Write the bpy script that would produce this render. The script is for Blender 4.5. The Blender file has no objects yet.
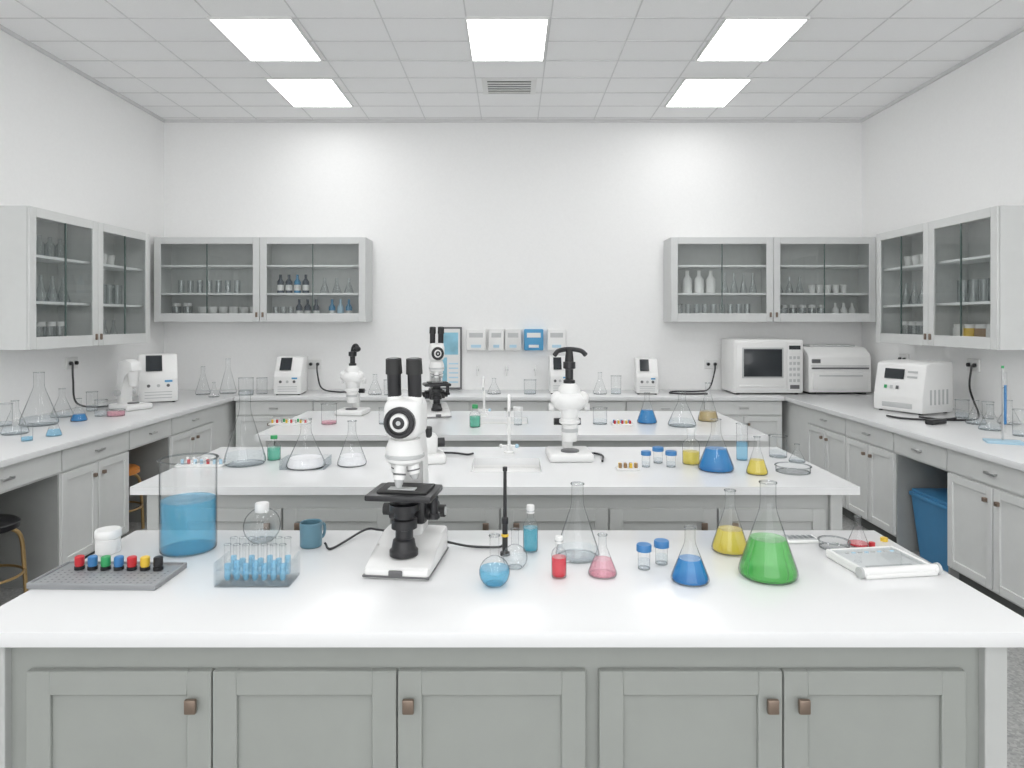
import bpy, bmesh, math, random
from mathutils import Vector, Matrix
random.seed(7)
sc = bpy.context.scene
F = 683.0
CAMZ = 1.66
BT = 0.90           # worktop height
CEIL = 3.84
WL, WR, WB = -3.79, 3.81, 7.44

# ------------------------------------------------------------------ materials
MATS = {}
def mat(name, col, rough=0.5, metal=0.0, var=0.03, scale=12.0, bump=0.0, emit=None, spec=0.5):
    if name in MATS: return MATS[name]
    m = bpy.data.materials.new(name); m.use_nodes = True
    nt = m.node_tree; b = nt.nodes['Principled BSDF']
    b.inputs['Roughness'].default_value = rough
    b.inputs['Metallic'].default_value = metal
    b.inputs['Specular IOR Level'].default_value = spec
    tc = nt.nodes.new('ShaderNodeTexCoord')
    n = nt.nodes.new('ShaderNodeTexNoise'); n.inputs['Scale'].default_value = scale
    n.inputs['Detail'].default_value = 3
    nt.links.new(tc.outputs['Object'], n.inputs['Vector'])
    r = nt.nodes.new('ShaderNodeValToRGB')
    r.color_ramp.elements[0].position = .3; r.color_ramp.elements[1].position = .7
    r.color_ramp.elements[0].color = tuple(c*(1-var) for c in col)+(1,)
    r.color_ramp.elements[1].color = tuple(min(1, c*(1+var)) for c in col)+(1,)
    nt.links.new(n.outputs['Fac'], r.inputs['Fac'])
    nt.links.new(r.outputs['Color'], b.inputs['Base Color'])
    if bump:
        bp = nt.nodes.new('ShaderNodeBump'); bp.inputs['Strength'].default_value = bump
        bp.inputs['Distance'].default_value = .01
        nt.links.new(n.outputs['Fac'], bp.inputs['Height']); nt.links.new(bp.outputs['Normal'], b.inputs['Normal'])
    if emit:
        b.inputs['Emission Color'].default_value = (1, 1, 1, 1)
        b.inputs['Emission Strength'].default_value = emit
    MATS[name] = m; return m

def glassmat(name, clear=(.975, .98, .98), edge=(.24, .27, .28), start=.58, base=.05, top=.55, rough=.03):
    if name in MATS: return MATS[name]
    m = bpy.data.materials.new(name); m.use_nodes = True
    nt = m.node_tree; nt.nodes.clear()
    out = nt.nodes.new('ShaderNodeOutputMaterial')
    lw = nt.nodes.new('ShaderNodeLayerWeight'); lw.inputs['Blend'].default_value = .5
    cr = nt.nodes.new('ShaderNodeValToRGB')
    cr.color_ramp.elements[0].position = start; cr.color_ramp.elements[0].color = clear+(1,)
    cr.color_ramp.elements[1].position = 1.0; cr.color_ramp.elements[1].color = edge+(1,)
    nt.links.new(lw.outputs['Facing'], cr.inputs['Fac'])
    tr = nt.nodes.new('ShaderNodeBsdfTransparent'); nt.links.new(cr.outputs['Color'], tr.inputs['Color'])
    gl = nt.nodes.new('ShaderNodeBsdfGlossy'); gl.inputs['Roughness'].default_value = rough
    pw = nt.nodes.new('ShaderNodeMath'); pw.operation = 'POWER'; pw.inputs[1].default_value = 4.0
    nt.links.new(lw.outputs['Facing'], pw.inputs[0])
    ma = nt.nodes.new('ShaderNodeMath'); ma.operation = 'MULTIPLY_ADD'
    ma.inputs[1].default_value = top; ma.inputs[2].default_value = base
    nt.links.new(pw.outputs[0], ma.inputs[0])
    mx = nt.nodes.new('ShaderNodeMixShader')
    nt.links.new(ma.outputs[0], mx.inputs['Fac'])
    nt.links.new(tr.outputs[0], mx.inputs[1]); nt.links.new(gl.outputs[0], mx.inputs[2])
    nt.links.new(mx.outputs[0], out.inputs['Surface'])
    MATS[name] = m; return m

SURF = {}
def liquid(name, col, dens=.5, tint=.28):
    name = 'liquid_'+name
    if name in MATS: return MATS[name]
    def mk(nm, c, dn, tn):
        m = bpy.data.materials.new(nm); m.use_nodes = True
        nt = m.node_tree; b = nt.nodes['Principled BSDF']; out = nt.nodes['Material Output']
        b.inputs['Base Color'].default_value = c+(1,)
        b.inputs['Roughness'].default_value = .06
        lw = nt.nodes.new('ShaderNodeLayerWeight'); lw.inputs['Blend'].default_value = .5
        cr = nt.nodes.new('ShaderNodeValToRGB')
        cr.color_ramp.elements[0].position = .3; cr.color_ramp.elements[0].color = tuple(x**tn for x in c)+(1,)
        cr.color_ramp.elements[1].position = 1; cr.color_ramp.elements[1].color = tuple(x**(tn*2.2) for x in c)+(1,)
        nt.links.new(lw.outputs['Facing'], cr.inputs['Fac'])
        tr = nt.nodes.new('ShaderNodeBsdfTransparent'); nt.links.new(cr.outputs['Color'], tr.inputs['Color'])
        mx = nt.nodes.new('ShaderNodeMixShader'); mx.inputs['Fac'].default_value = dn
        nt.links.new(tr.outputs[0], mx.inputs[1]); nt.links.new(b.outputs[0], mx.inputs[2])
        nt.links.new(mx.outputs[0], out.inputs['Surface'])
        return m
    m = mk(name, col, dens, tint)
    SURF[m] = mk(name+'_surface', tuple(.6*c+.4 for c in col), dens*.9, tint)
    MATS[name] = m; return m

WALL = mat('wall_paint', (.87, .87, .865), .85, scale=40, var=.01, bump=.05)
CEILM = mat('ceiling_tile', (.89, .89, .89), .9, scale=120, var=.02, bump=.1)
TBAR = mat('ceiling_tbar', (.68, .68, .68), .6)
TOP = mat('worktop_white', (.80, .805, .81), .2, var=.008, scale=3)
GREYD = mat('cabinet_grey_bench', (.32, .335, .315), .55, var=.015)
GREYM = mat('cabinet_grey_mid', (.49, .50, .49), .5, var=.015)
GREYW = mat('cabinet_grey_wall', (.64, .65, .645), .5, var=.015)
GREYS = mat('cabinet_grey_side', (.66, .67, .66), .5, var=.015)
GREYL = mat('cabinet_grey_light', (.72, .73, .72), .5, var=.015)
INNER = mat('cabinet_inside', (.60, .61, .60), .7)
SHELF = mat('shelf_white', (.86, .86, .86), .5)
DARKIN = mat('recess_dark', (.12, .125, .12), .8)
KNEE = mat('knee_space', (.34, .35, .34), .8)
BRONZE = mat('handle_bronze', (.25, .19, .15), .38, .7)
STEEL = mat('steel', (.55, .55, .55), .3, .9)
BLACK = mat('black_plastic', (.018, .018, .02), .32)
BLACKM = mat('black_rubber', (.03, .03, .03), .6)
WHITE = mat('white_plastic', (.82, .82, .81), .28, var=.01)
WHITE2 = mat('white_enamel', (.76, .76, .75), .4, var=.01)
LGREY = mat('light_grey_plastic', (.52, .53, .53), .4)
DGREY = mat('dark_grey_plastic', (.13, .13, .135), .4)
EDGEG = mat('glass_edge', (.10, .14, .13), .2)
SCREEN = mat('screen_glass', (.03, .035, .04), .1)
BLUEC = mat('blue_cap', (.05, .2, .45), .4)
BLUEB = mat('blue_bin_plastic', (.06, .25, .48), .45)
BLUEP = mat('blue_panel', (.08, .33, .58), .45)
LBLUE = mat('pale_blue', (.45, .65, .78), .5)
MUGB = mat('mug_glaze', (.11, .22, .28), .3)
RED = mat('red_plastic', (.55, .03, .04), .35)
GREEN = mat('green_plastic', (.04, .35, .12), .35)
YEL = mat('yellow_plastic', (.75, .5, .05), .4)
BROWN = mat('brown_cork', (.32, .2, .1), .7)
GOLD = mat('gold_leg', (.55, .38, .18), .35, .8)
ORANGE = mat('orange_seat', (.75, .28, .06), .5)
TRAY = mat('grey_tray', (.30, .31, .32), .45)
AMBER = mat('bottle_dark', (.05, .07, .1), .2)
TEALB = mat('bottle_blue', (.05, .25, .45), .25)
POWDER = mat('white_powder', (.88, .88, .9), .9, scale=60, bump=.3)
PRINT = mat('poster_print', (.25, .5, .62), .6, var=.25, scale=5)
GL = glassmat('clear_glass')
TUBE = glassmat('tube_glass', (.985, .988, .988), (.55, .60, .62), .6, .04, .5)
RIM = glassmat('glass_rim', (.74, .77, .78), (.28, .31, .32), .2, .22, .5)
PANE = glassmat('pane_glass', (.86, .88, .875), (.62, .65, .645), .5, .075, .50, .01)
ACR = glassmat('acrylic', (.955, .965, .97), (.68, .73, .76), .5)
L_BLUE = liquid('blue', (.03, .29, .68), .48)
L_CYAN = liquid('cyan', (.15, .54, .78), .30)
L_SKY = liquid('sky', (.34, .70, .92), .28)
L_GREEN = liquid('green', (.14, .60, .14), .46)
L_YEL = liquid('yellow', (.90, .75, .12), .42)
L_PINK = liquid('pink', (.92, .48, .57), .30)
L_RED = liquid('red', (.82, .07, .10), .52)
L_TEAL = liquid('teal', (.11, .50, .64), .42)
L_MINT = liquid('mint', (.14, .58, .42), .42)
L_AMB = liquid('ochre', (.60, .47, .22), .42)
L_CLR = liquid('water', (.86, .91, .94), .08)
SURF[POWDER] = POWDER

# ------------------------------------------------------------------ builder
class B:
    def __init__(s, name):
        s.name = name; s.bm = bmesh.new(); s.mats = []
    def mi(s, m):
        if m not in s.mats: s.mats.append(m)
        return s.mats.index(m)
    def box(s, x0, x1, y0, y1, z0, z1, m, bev=0.0, seg=2, M=None):
        vs = [s.bm.verts.new((x, y, z)) for x in (x0, x1) for y in (y0, y1) for z in (z0, z1)]
        idx = [(0, 1, 3, 2), (4, 6, 7, 5), (0, 4, 5, 1), (2, 3, 7, 6), (0, 2, 6, 4), (1, 5, 7, 3)]
        fs = [s.bm.faces.new([vs[i] for i in f]) for f in idx]
        k = s.mi(m)
        for f in fs: f.material_index = k
        if bev:
            es = list({e for f in fs for e in f.edges})
            r = bmesh.ops.bevel(s.bm, geom=es, offset=bev, segments=seg, affect='EDGES', profile=.5, material=k)
            vs = list({v for f in r['faces'] for v in f.verts} | {v for v in vs if v.is_valid})
        if M is not None:
            for v in vs: v.co = M @ v.co
        return vs
    def prism(s, pts, x0, x1, m, bev=0.0, M=None):
        k = s.mi(m)
        a = [s.bm.verts.new((x0, y, z)) for y, z in pts]; b = [s.bm.verts.new((x1, y, z)) for y, z in pts]
        fs = [s.bm.faces.new(a[::-1]), s.bm.faces.new(b)]
        n = len(pts)
        for i in range(n):
            fs.append(s.bm.faces.new((a[i], a[(i+1) % n], b[(i+1) % n], b[i])))
        for f in fs: f.material_index = k
        vs = a+b
        if bev:
            es = list({e for f in fs for e in f.edges})
            r = bmesh.ops.bevel(s.bm, geom=es, offset=bev, segments=2, affect='EDGES', profile=.5, material=k)
            vs = list({v for f in r['faces'] for v in f.verts} | {v for v in vs if v.is_valid})
        if M is not None:
            for v in vs: v.co = M @ v.co
    def lathe(s, prof, m, c=(0, 0, 0), seg=28, M=None):
        k = s.mi(m); rings = []
        for r, z in prof:
            if r < 1e-6: ring = [s.bm.verts.new((c[0], c[1], c[2]+z))]
            else: ring = [s.bm.verts.new((c[0]+r*math.cos(2*math.pi*i/seg), c[1]+r*math.sin(2*math.pi*i/seg), c[2]+z)) for i in range(seg)]
            rings.append(ring)
        for a, b in zip(rings, rings[1:]):
            for i in range(seg):
                j = (i+1) % seg
                if len(a) == 1 and len(b) == 1: continue
                if len(a) == 1: f = s.bm.faces.new((a[0], b[j], b[i]))
                elif len(b) == 1: f = s.bm.faces.new((a[i], a[j], b[0]))
                else: f = s.bm.faces.new((a[i], a[j], b[j], b[i]))
                f.material_index = k
        if M is not None:
            for rg in rings:
                for v in rg: v.co = M @ v.co
    def sweep(s, pts, rad, m, seg=12, caps=True):
        k = s.mi(m); pts = [Vector(p) for p in pts]; n = len(pts)
        if not isinstance(rad, (list, tuple)): rad = [rad]*n
        rings = []; up = None
        for i, p in enumerate(pts):
            t = (pts[min(i+1, n-1)]-pts[max(i-1, 0)]).normalized()
            if up is None:
                up = Vector((0, 0, 1)) if abs(t.z) < .9 else Vector((1, 0, 0))
            u = (up - t*up.dot(t)).normalized(); w = t.cross(u); up = u
            rings.append([s.bm.verts.new(p+rad[i]*(u*math.cos(2*math.pi*j/seg)+w*math.sin(2*math.pi*j/seg))) for j in range(seg)])
        for a, b in zip(rings, rings[1:]):
            for j in range(seg):
                f = s.bm.faces.new((a[j], a[(j+1) % seg], b[(j+1) % seg], b[j])); f.material_index = k
        if caps:
            s.bm.faces.new(rings[0][::-1]).material_index = k
            s.bm.faces.new(rings[-1]).material_index = k
    def cyl(s, p0, p1, r, m, r1=None, seg=20):
        s.sweep([p0, p1], [r, r if r1 is None else r1], m, seg)
    def ell(s, c, r, m, seg=20, M=None):
        prof = [(max(0, math.cos(a)), math.sin(a)) for a in [math.pi*(-.5+i/10) for i in range(11)]]
        prof[0] = (0, -1); prof[-1] = (0, 1)
        T = Matrix.Translation(c) @ Matrix.Diagonal((r[0], r[1], r[2], 1))
        s.lathe(prof, m, seg=seg, M=(M @ T if M is not None else T))
    def quad(s, pts, m):
        f = s.bm.faces.new([s.bm.verts.new(p) for p in pts]); f.material_index = s.mi(m)
    def finish(s, loc=(0, 0, 0), rz=0.0, sc_=1.0):
        bmesh.ops.recalc_face_normals(s.bm, faces=s.bm.faces[:])
        me = bpy.data.meshes.new(s.name); s.bm.to_mesh(me); s.bm.free()
        for m in s.mats: me.materials.append(m)
        for p in me.polygons: p.use_smooth = True
        me.set_sharp_from_angle(angle=math.radians(38))
        o = bpy.data.objects.new(s.name, me); sc.collection.objects.link(o)
        o.location = loc; o.rotation_euler = (0, 0, rz); o.scale = (sc_, sc_, sc_)
        return o

def curve(pts, n=8):
    P = [Vector(p) for p in pts]; P = [2*P[0]-P[1]]+P+[2*P[-1]-P[-2]]; out = []
    for i in range(1, len(P)-2):
        for k in range(n):
            t = k/n; a, b, c, d = P[i-1:i+3]
            out.append(.5*((2*b)+(c-a)*t+(2*a-5*b+4*c-d)*t*t+(3*b-a-3*c+d)*t**3))
    out.append(P[-2]); return out

def S(px, py, z=BT):           # spot on a worktop (plan position)
    y = F*(CAMZ-z)/(py-320.0)
    return ((px-512)/F*y, y, z)
def k_at(py): return (py-320)/(CAMZ-BT)   # size scale there

# ------------------------------------------------------------------ room
def slab(name, x0, x1, y0, y1, z0, z1, m):
    b = B(name); b.box(x0, x1, y0, y1, z0, z1, m); return b.finish()

YN = -4.6
def floor_mat():
    m = bpy.data.materials.new('floor_terrazzo'); m.use_nodes = True
    nt = m.node_tree; b = nt.nodes['Principled BSDF']; b.inputs['Roughness'].default_value = .4
    tc = nt.nodes.new('ShaderNodeTexCoord')
    v = nt.nodes.new('ShaderNodeTexVoronoi'); v.inputs['Scale'].default_value = 90
    nt.links.new(tc.outputs['Object'], v.inputs['Vector'])
    r = nt.nodes.new('ShaderNodeValToRGB')
    r.color_ramp.elements[0].color = (.24, .245, .24, 1); r.color_ramp.elements[1].color = (.50, .50, .49, 1)
    nt.links.new(v.outputs['Color'], r.inputs['Fac']); nt.links.new(r.outputs['Color'], b.inputs['Base Color'])
    return m
slab('floor', WL-.1, WR+.1, YN, WB+.1, -.1, 0, floor_mat())
slab('ceiling', WL-.1, WR+.1, YN, WB+.1, CEIL, CEIL+.1, CEILM)
slab('wall_left', WL-.1, WL, YN, WB, 0, CEIL, WALL)
slab('wall_right', WR, WR+.1, YN, WB, 0, CEIL, WALL)
slab('wall_back', WL-.1, WR+.1, WB, WB+.1, 0, CEIL, WALL)
g = B('ceiling_grid')
xs = [(-.33+.61*i) for i in range(-5, 7)]
for x in xs: g.box(x-.005, x+.005, YN, WB, CEIL-.004, CEIL, TBAR)
ys = [4.93+.405*i for i in range(-23, 7)]
for y in ys: g.box(WL, WR, y-.006, y+.006, CEIL-.0035, CEIL, TBAR)
g.finish()
slab('trim_1', WL, WL+.02, YN, WB, CEIL-.03, CEIL, TBAR)
slab('trim_2', WR-.02, WR, YN, WB, CEIL-.03, CEIL, TBAR)
slab('trim_3', WL+.02, WR-.02, WB-.02, WB, CEIL-.03, CEIL, TBAR)
EM = mat('light_panel', (1, 1, 1), .5, emit=5.2)
def light(x0, y0):
    b = B('ceiling_light_panel'); w, d = .61, .81
    for a in ((0, w, 0, .015), (0, w, d-.015, d), (0, .015, .015, d-.015), (w-.015, w, .015, d-.015)):
        b.box(a[0], a[1], a[2], a[3], CEIL-.02, CEIL, WHITE2)
    b.box(.015, w-.015, .015, d-.015, CEIL-.014, CEIL-.004, EM)
    b.finish((x0, y0, 0))
for x0 in (-2.19, -.34, 1.53):
    for y0 in (4.90, 2.905, .88, -1.145, -3.17): light(x0, y0)  # rows after the first are out of view; rearmost added for flatter light
for x0 in (-2.22, 1.55): light(x0, 6.13)
v = B('ceiling_air_vent')
v.box(0, .5, 0, .42, -.012, 0, WHITE2, .004)
v.box(.05, .45, .05, .37, -.016, -.011, DARKIN)
for i in range(5): v.box(.05, .45, .07+i*.062, .092+i*.062, -.022, -.014, WHITE2)
v.finish((-.275, 6.15, CEIL))

# ------------------------------------------------------------------ cabinetry helpers
def shaker(b, x0, x1, z0, z1, yf, m, fw=.06, t=.02):
    b.box(x0+fw*.8, x1-fw*.8, yf+.011, yf+t-.001, z0+fw*.8, z1-fw*.8, m)
    b.box(x0, x0+fw, yf, yf+t, z0, z1, m, .0025, 1); b.box(x1-fw, x1, yf, yf+t, z0, z1, m, .0025, 1)
    b.box(x0+fw-.002, x1-fw+.002, yf+.0004, yf+t, z0, z0+fw, m, .0025, 1); b.box(x0+fw-.002, x1-fw+.002, yf+.0004, yf+t, z1-fw, z1, m, .0025, 1)

def bench(x0, x1, y0, y1, bx0, bx1, doors, m, handles, ztop_door=.793, sink=None, th=.037):
    b = B('lab_bench')
    dp = .055
    if sink:
        a0, a1, c0, c1 = sink
        b.box(x0, a0, y0, y1, BT-th, BT, TOP); b.box(a1, x1, y0, y1, BT-th, BT, TOP)
        b.box(a0, a1, y0, c0, BT-th, BT, TOP); b.box(a0, a1, c1, y1, BT-th, BT, TOP)
        b.box(a0-.01, a1+.01, c0-.01, c1+.01, BT-dp-.01, BT-dp, WHITE)
        b.box(a0-.01, a0, c0, c1, BT-dp, BT-th, WHITE); b.box(a1, a1+.01, c0, c1, BT-dp, BT-th, WHITE)
        b.box(a0, a1, c0-.01, c0, BT-dp, BT-th, WHITE); b.box(a0, a1, c1, c1+.01, BT-dp, BT-th, WHITE)
        b.cyl(((a0+a1)/2, (c0+c1)/2, BT-dp), ((a0+a1)/2, (c0+c1)/2, BT-dp+.003), .03, STEEL)
    else:
        b.box(x0, x1, y0, y1, BT-th, BT, TOP, .0025)
    ib = BT-dp-.012 if sink else BT-th
    b.box(bx0, bx1, y0+.045, y1-.04, .10, ib, m)
    if sink:
        b.box(bx0, bx1, y0+.045, y0+.07, ib, BT-th, m); b.box(bx0, bx1, y1-.06, y1-.04, ib, BT-th, m)
        b.box(bx0, bx0+.02, y0+.07, y1-.06, ib, BT-th, m); b.box(bx1-.02, bx1, y0+.07, y1-.06, ib, BT-th, m)
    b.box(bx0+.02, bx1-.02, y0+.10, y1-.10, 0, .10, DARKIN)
    for xa, xb in ((bx0-.055, bx0), (bx1, bx1+.055)):
        b.box(xa, xb, y0+.02, y1-.03, 0, BT-th, GREYM, .003, 1)
    for d0, d1 in doors:
        shaker(b, d0, d1, .13, ztop_door, y0+.024, m)
    for hx in handles:
        b.box(hx-.014, hx+.014, y0+.002, y0+.014, ztop_door-.095, ztop_door-.060, BRONZE, .003)
        b.box(hx-.006, hx+.006, y0+.012, y0+.026, ztop_door-.085, ztop_door-.070, BRONZE)
    return b.finish()

s1 = 406.0
D1 = [(25, 210.5), (212, 396), (397.5, 586), (599.5, 783), (784.5, 967)]
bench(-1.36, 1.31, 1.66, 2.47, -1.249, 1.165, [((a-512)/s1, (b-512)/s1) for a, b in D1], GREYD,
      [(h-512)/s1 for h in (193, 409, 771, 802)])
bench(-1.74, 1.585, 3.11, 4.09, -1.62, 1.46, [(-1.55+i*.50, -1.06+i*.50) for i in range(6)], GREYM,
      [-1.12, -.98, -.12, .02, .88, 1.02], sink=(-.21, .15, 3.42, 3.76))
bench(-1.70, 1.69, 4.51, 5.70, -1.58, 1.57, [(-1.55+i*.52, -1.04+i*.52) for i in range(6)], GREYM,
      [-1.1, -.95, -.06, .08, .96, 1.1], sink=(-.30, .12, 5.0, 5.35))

def base_run(name, L, d, segs, m):
    """front at y=0 facing -y, wall at y=d, runs along x"""
    b = B(name)
    b.box(0, L, 0, d, BT-.04, BT, TOP, .004)
    for x0, x1, kind, hs in segs:
        b.box(x0, x1, .06, d-.01, .70, BT-.04, m)
        if kind != 'blank':
            b.box(x0+.006, x1-.006, .04, .06, .715, BT-.05, m, .003, 1)
            xc = (x0+x1)/2
            b.box(xc-.045, xc+.045, .015, .024, .775, .79, STEEL, .002, 1)
            b.box(xc-.04, xc-.03, .022, .042, .777, .788, STEEL); b.box(xc+.03, xc+.04, .022, .042, .777, .788, STEEL)
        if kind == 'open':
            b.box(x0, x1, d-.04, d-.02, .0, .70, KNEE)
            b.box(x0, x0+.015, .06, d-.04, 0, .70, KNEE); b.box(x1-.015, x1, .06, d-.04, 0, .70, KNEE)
        else:
            b.box(x0, x1, .06, d-.01, .10, .70, m)
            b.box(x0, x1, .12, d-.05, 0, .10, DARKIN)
            if kind == 'doors':
                n = max(1, round((x1-x0)/.40)); w = (x1-x0)/n
                for i in range(n):
                    shaker(b, x0+i*w+.006, x0+(i+1)*w-.006, .115, .70, .04, m, .05)
                    hx = x0+(i+1)*w-.05 if i % 2 == 0 else x0+i*w+.05
                    b.box(hx-.012, hx+.012, .018, .04, .61, .635, BRONZE, .003, 1)
    return b

G = .004
dl = -2.76-WL-G
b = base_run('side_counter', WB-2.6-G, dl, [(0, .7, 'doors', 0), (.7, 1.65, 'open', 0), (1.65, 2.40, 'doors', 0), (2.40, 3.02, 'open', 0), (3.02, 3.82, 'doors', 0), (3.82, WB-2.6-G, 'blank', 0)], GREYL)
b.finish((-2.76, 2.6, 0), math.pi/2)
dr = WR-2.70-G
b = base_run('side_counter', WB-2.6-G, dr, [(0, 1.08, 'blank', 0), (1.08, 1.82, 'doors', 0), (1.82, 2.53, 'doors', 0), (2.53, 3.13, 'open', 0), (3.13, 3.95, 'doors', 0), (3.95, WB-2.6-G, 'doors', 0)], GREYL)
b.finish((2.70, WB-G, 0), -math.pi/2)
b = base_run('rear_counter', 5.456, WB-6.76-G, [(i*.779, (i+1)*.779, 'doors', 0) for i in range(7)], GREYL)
b.finish((-2.758, 6.76, 0))

def wall_cabinet(W, D, H, m, nsh=2):
    b = B('wall_cabinet'); t = .02
    b.box(t, W-t, D-t, D, t, H-t, INNER)
    b.box(0, t, .0205, D, 0, H, m); b.box(W-t, W, .0205, D, 0, H, m)
    b.box(t, W-t, .0205, D, 0, t, m); b.box(t, W-t, .0205, D, H-t, H, m)
    b.box(W/2-.01, W/2+.01, .0205, D-t, t, H-t, INNER)
    for i in range(nsh):
        z = H*(i+1)/(nsh+1)
        b.box(t, W/2-.01, .06, D-t, z-.01, z+.01, SHELF)
        b.box(W/2+.01, W-t, .06, D-t, z-.01, z+.01, SHELF)
    fw = .07
    for i in range(2):
        x0 = i*W/2+.002; x1 = (i+1)*W/2-.002
        b.box(x0, x0+fw, 0, .02, 0, H, m, .003, 1); b.box(x1-fw, x1, 0, .02, 0, H, m, .003, 1)
        b.box(x0+fw, x1-fw, 0.0004, .02, 0, fw+.02, m, .002, 1); b.box(x0+fw, x1-fw, 0.0004, .02, H-fw, H, m, .002, 1)
        xc = (x0+x1)/2
        b.box(xc-.004, xc+.004, .002, .014, fw+.02, H-fw, EDGEG)
        for j, (xa, xb) in enumerate(((x0+fw, xc-.004), (xc+.004, x1-fw))):
            yp = .010 if j == 0 else .006
            b.quad([(xa, yp, fw+.02), (xb, yp, fw+.02), (xb, yp, H-fw), (xa, yp, H-fw)], PANE)
        hx = x1-.03 if i == 0 else x0+.03
        b.box(hx-.01, hx+.01, -.014, 0, .05, .10, BRONZE, .003, 1)
    return b

HB = .88
XBL, XBR = -3.72, 1.65
wall_cabinet(2.20, .347, HB, GREYW).finish((XBL, 7.09, 1.64))
wall_cabinet(2.13, .347, HB, GREYW).finish((XBR, 7.09, 1.64))
wall_cabinet(1.62, .347, 1.03, GREYS).finish((WL+.35, 4.87, 1.446), math.pi/2)
wall_cabinet(1.62, .347, 1.03, GREYS).finish((WR-.35, 6.49, 1.446), -math.pi/2)

# ------------------------------------------------------------------ glassware
def interp(prof, z):
    for (r0, z0), (r1, z1) in zip(prof, prof[1:]):
        if z0 <= z <= z1 and z1 > z0: return r0+(r1-r0)*(z-z0)/(z1-z0)
    return prof[-1][0]
def add_vessel(b, prof, liq=None, fill=0, c=(0, 0, 0), gm=None, seg=32, cap=None, lip=True):
    gm = gm or GL
    p = [(0, .0012)]+[(r, max(z, .0012)) for r, z in prof]
    R, Zt = prof[-1]
    b.lathe(p, gm, c, seg)
    r0 = prof[0][0]
    b.lathe([(r0*.97, .001), (r0*1.03, .0015), (r0*1.05, .005), (r0*.99, .006)], RIM, c, seg)
    e = min(max(.0035, R*.10), .006)
    if lip: b.lathe([(R*.98, Zt-.001), (R+e*.8, Zt), (R+e, Zt+.002), (R+e*.8, Zt+.0035), (R*.97, Zt+.0035)], RIM, c, seg)
    if liq:
        zt = fill; lp = [(0, .006)]
        zz = sorted({.006, .012}|{z for _, z in prof if .012 < z < zt}|{zt})
        for z in zz: lp.append((interp(prof, z)*.955-(.002 if z == .006 else 0), z))
        b.lathe(lp, liq, c, seg)
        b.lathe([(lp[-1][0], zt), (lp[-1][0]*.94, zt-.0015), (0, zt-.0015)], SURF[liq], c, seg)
    if cap:
        m, ch = cap
        b.lathe([(0, Zt-.005), (R*1.25, Zt-.005), (R*1.25, Zt+ch), (R*1.15, Zt+ch+.003), (0, Zt+ch+.003)], m, c, seg)
def erl_prof(h, r):
    rn = max(r*.27, .008)
    return [(r*.88, 0), (r*.97, h*.02), (r, h*.05), (r*.97, h*.10), (rn*1.3, h*.64), (rn*1.06, h*.71), (rn, h*.78), (rn, h*.97)]
def round_prof(h, r):
    rn = r*.30; p = [(r*.55, 0)]
    for i in range(1, 9):
        a = math.radians(-58+i*16.4); p.append((max(r*math.cos(a), rn), r*.86+r*math.sin(a)))
    p = [q for q in p if q[1] < r*1.78]; p += [(rn, r*1.84), (rn, h)]
    return p
def bot_prof(h, r):
    return [(r*.92, 0), (r, h*.04), (r, h*.62), (r*.85, h*.72), (r*.45, h*.80), (r*.42, h*.97)]
def cyl_prof(h, r): return [(r*.94, 0), (r, h*.03 if h > .05 else .002), (r, h)]

def vessel(name, kind, px, py, w, h, liq=None, fill=0, cap=None, z=BT, rz=0):
    pf = {'erl': erl_prof, 'round': round_prof, 'bot': bot_prof, 'cyl': cyl_prof}[kind](h, w/2)
    b = B(name); add_vessel(b, pf, liq, fill*h, cap=cap)
    return b.finish(S(px, py, z), rz)
def vp(name, kind, px, py, wpx, top, liq=None, fill=0, cap=None):
    k = k_at(py)
    h = (py-top)/k
    return vessel(name, kind, px, py, wpx/k, h, liq, fill, cap)

# --- bench 1
vp('glass_beaker', 'cyl', 188.5, 549, 53, 459, L_CYAN, .56)
vp('round_flask', 'round', 262, 541, 36, 510, L_CLR, .25, (WHITE2, .022))
vp('round_flask', 'round', 494.5, 585, 31, 536, L_CYAN, .36)
vp('volumetric_flask', 'round', 515, 568, 25, 530, L_CLR, .3)
vp('reagent_bottle', 'bot', 530.5, 551, 15, 510, L_TEAL, .58, (WHITE2, .018))
vp('reagent_bottle', 'bot', 559, 577, 15, 540, L_RED, .55, (WHITE2, .012))
vp('erlenmeyer_flask', 'erl', 577.5, 557, 44, 482, L_CLR, .12)
vp('erlenmeyer_flask', 'erl', 602.5, 575, 29, 534, L_PINK, .40)
vp('sample_vial', 'cyl', 644, 569, 12, 549, L_CLR, .5, (BLUEC, .012))
vp('sample_vial', 'cyl', 661.5, 564, 12, 545, L_CLR, .5, (BLUEC, .012))
vp('erlenmeyer_flask', 'erl', 690, 581, 38, 526, L_BLUE, .42)
vp('erlenmeyer_flask', 'erl', 730, 551, 36, 489, L_YEL, .36)
vp('erlenmeyer_flask', 'erl', 768, 576, 57, 480, L_GREEN, .40)
vp('erlenmeyer_flask', 'erl', 858, 546, 20, 516, L_RED, .12)
vp('petri_dish', 'cyl', 834, 548, 28, 541)
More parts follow.
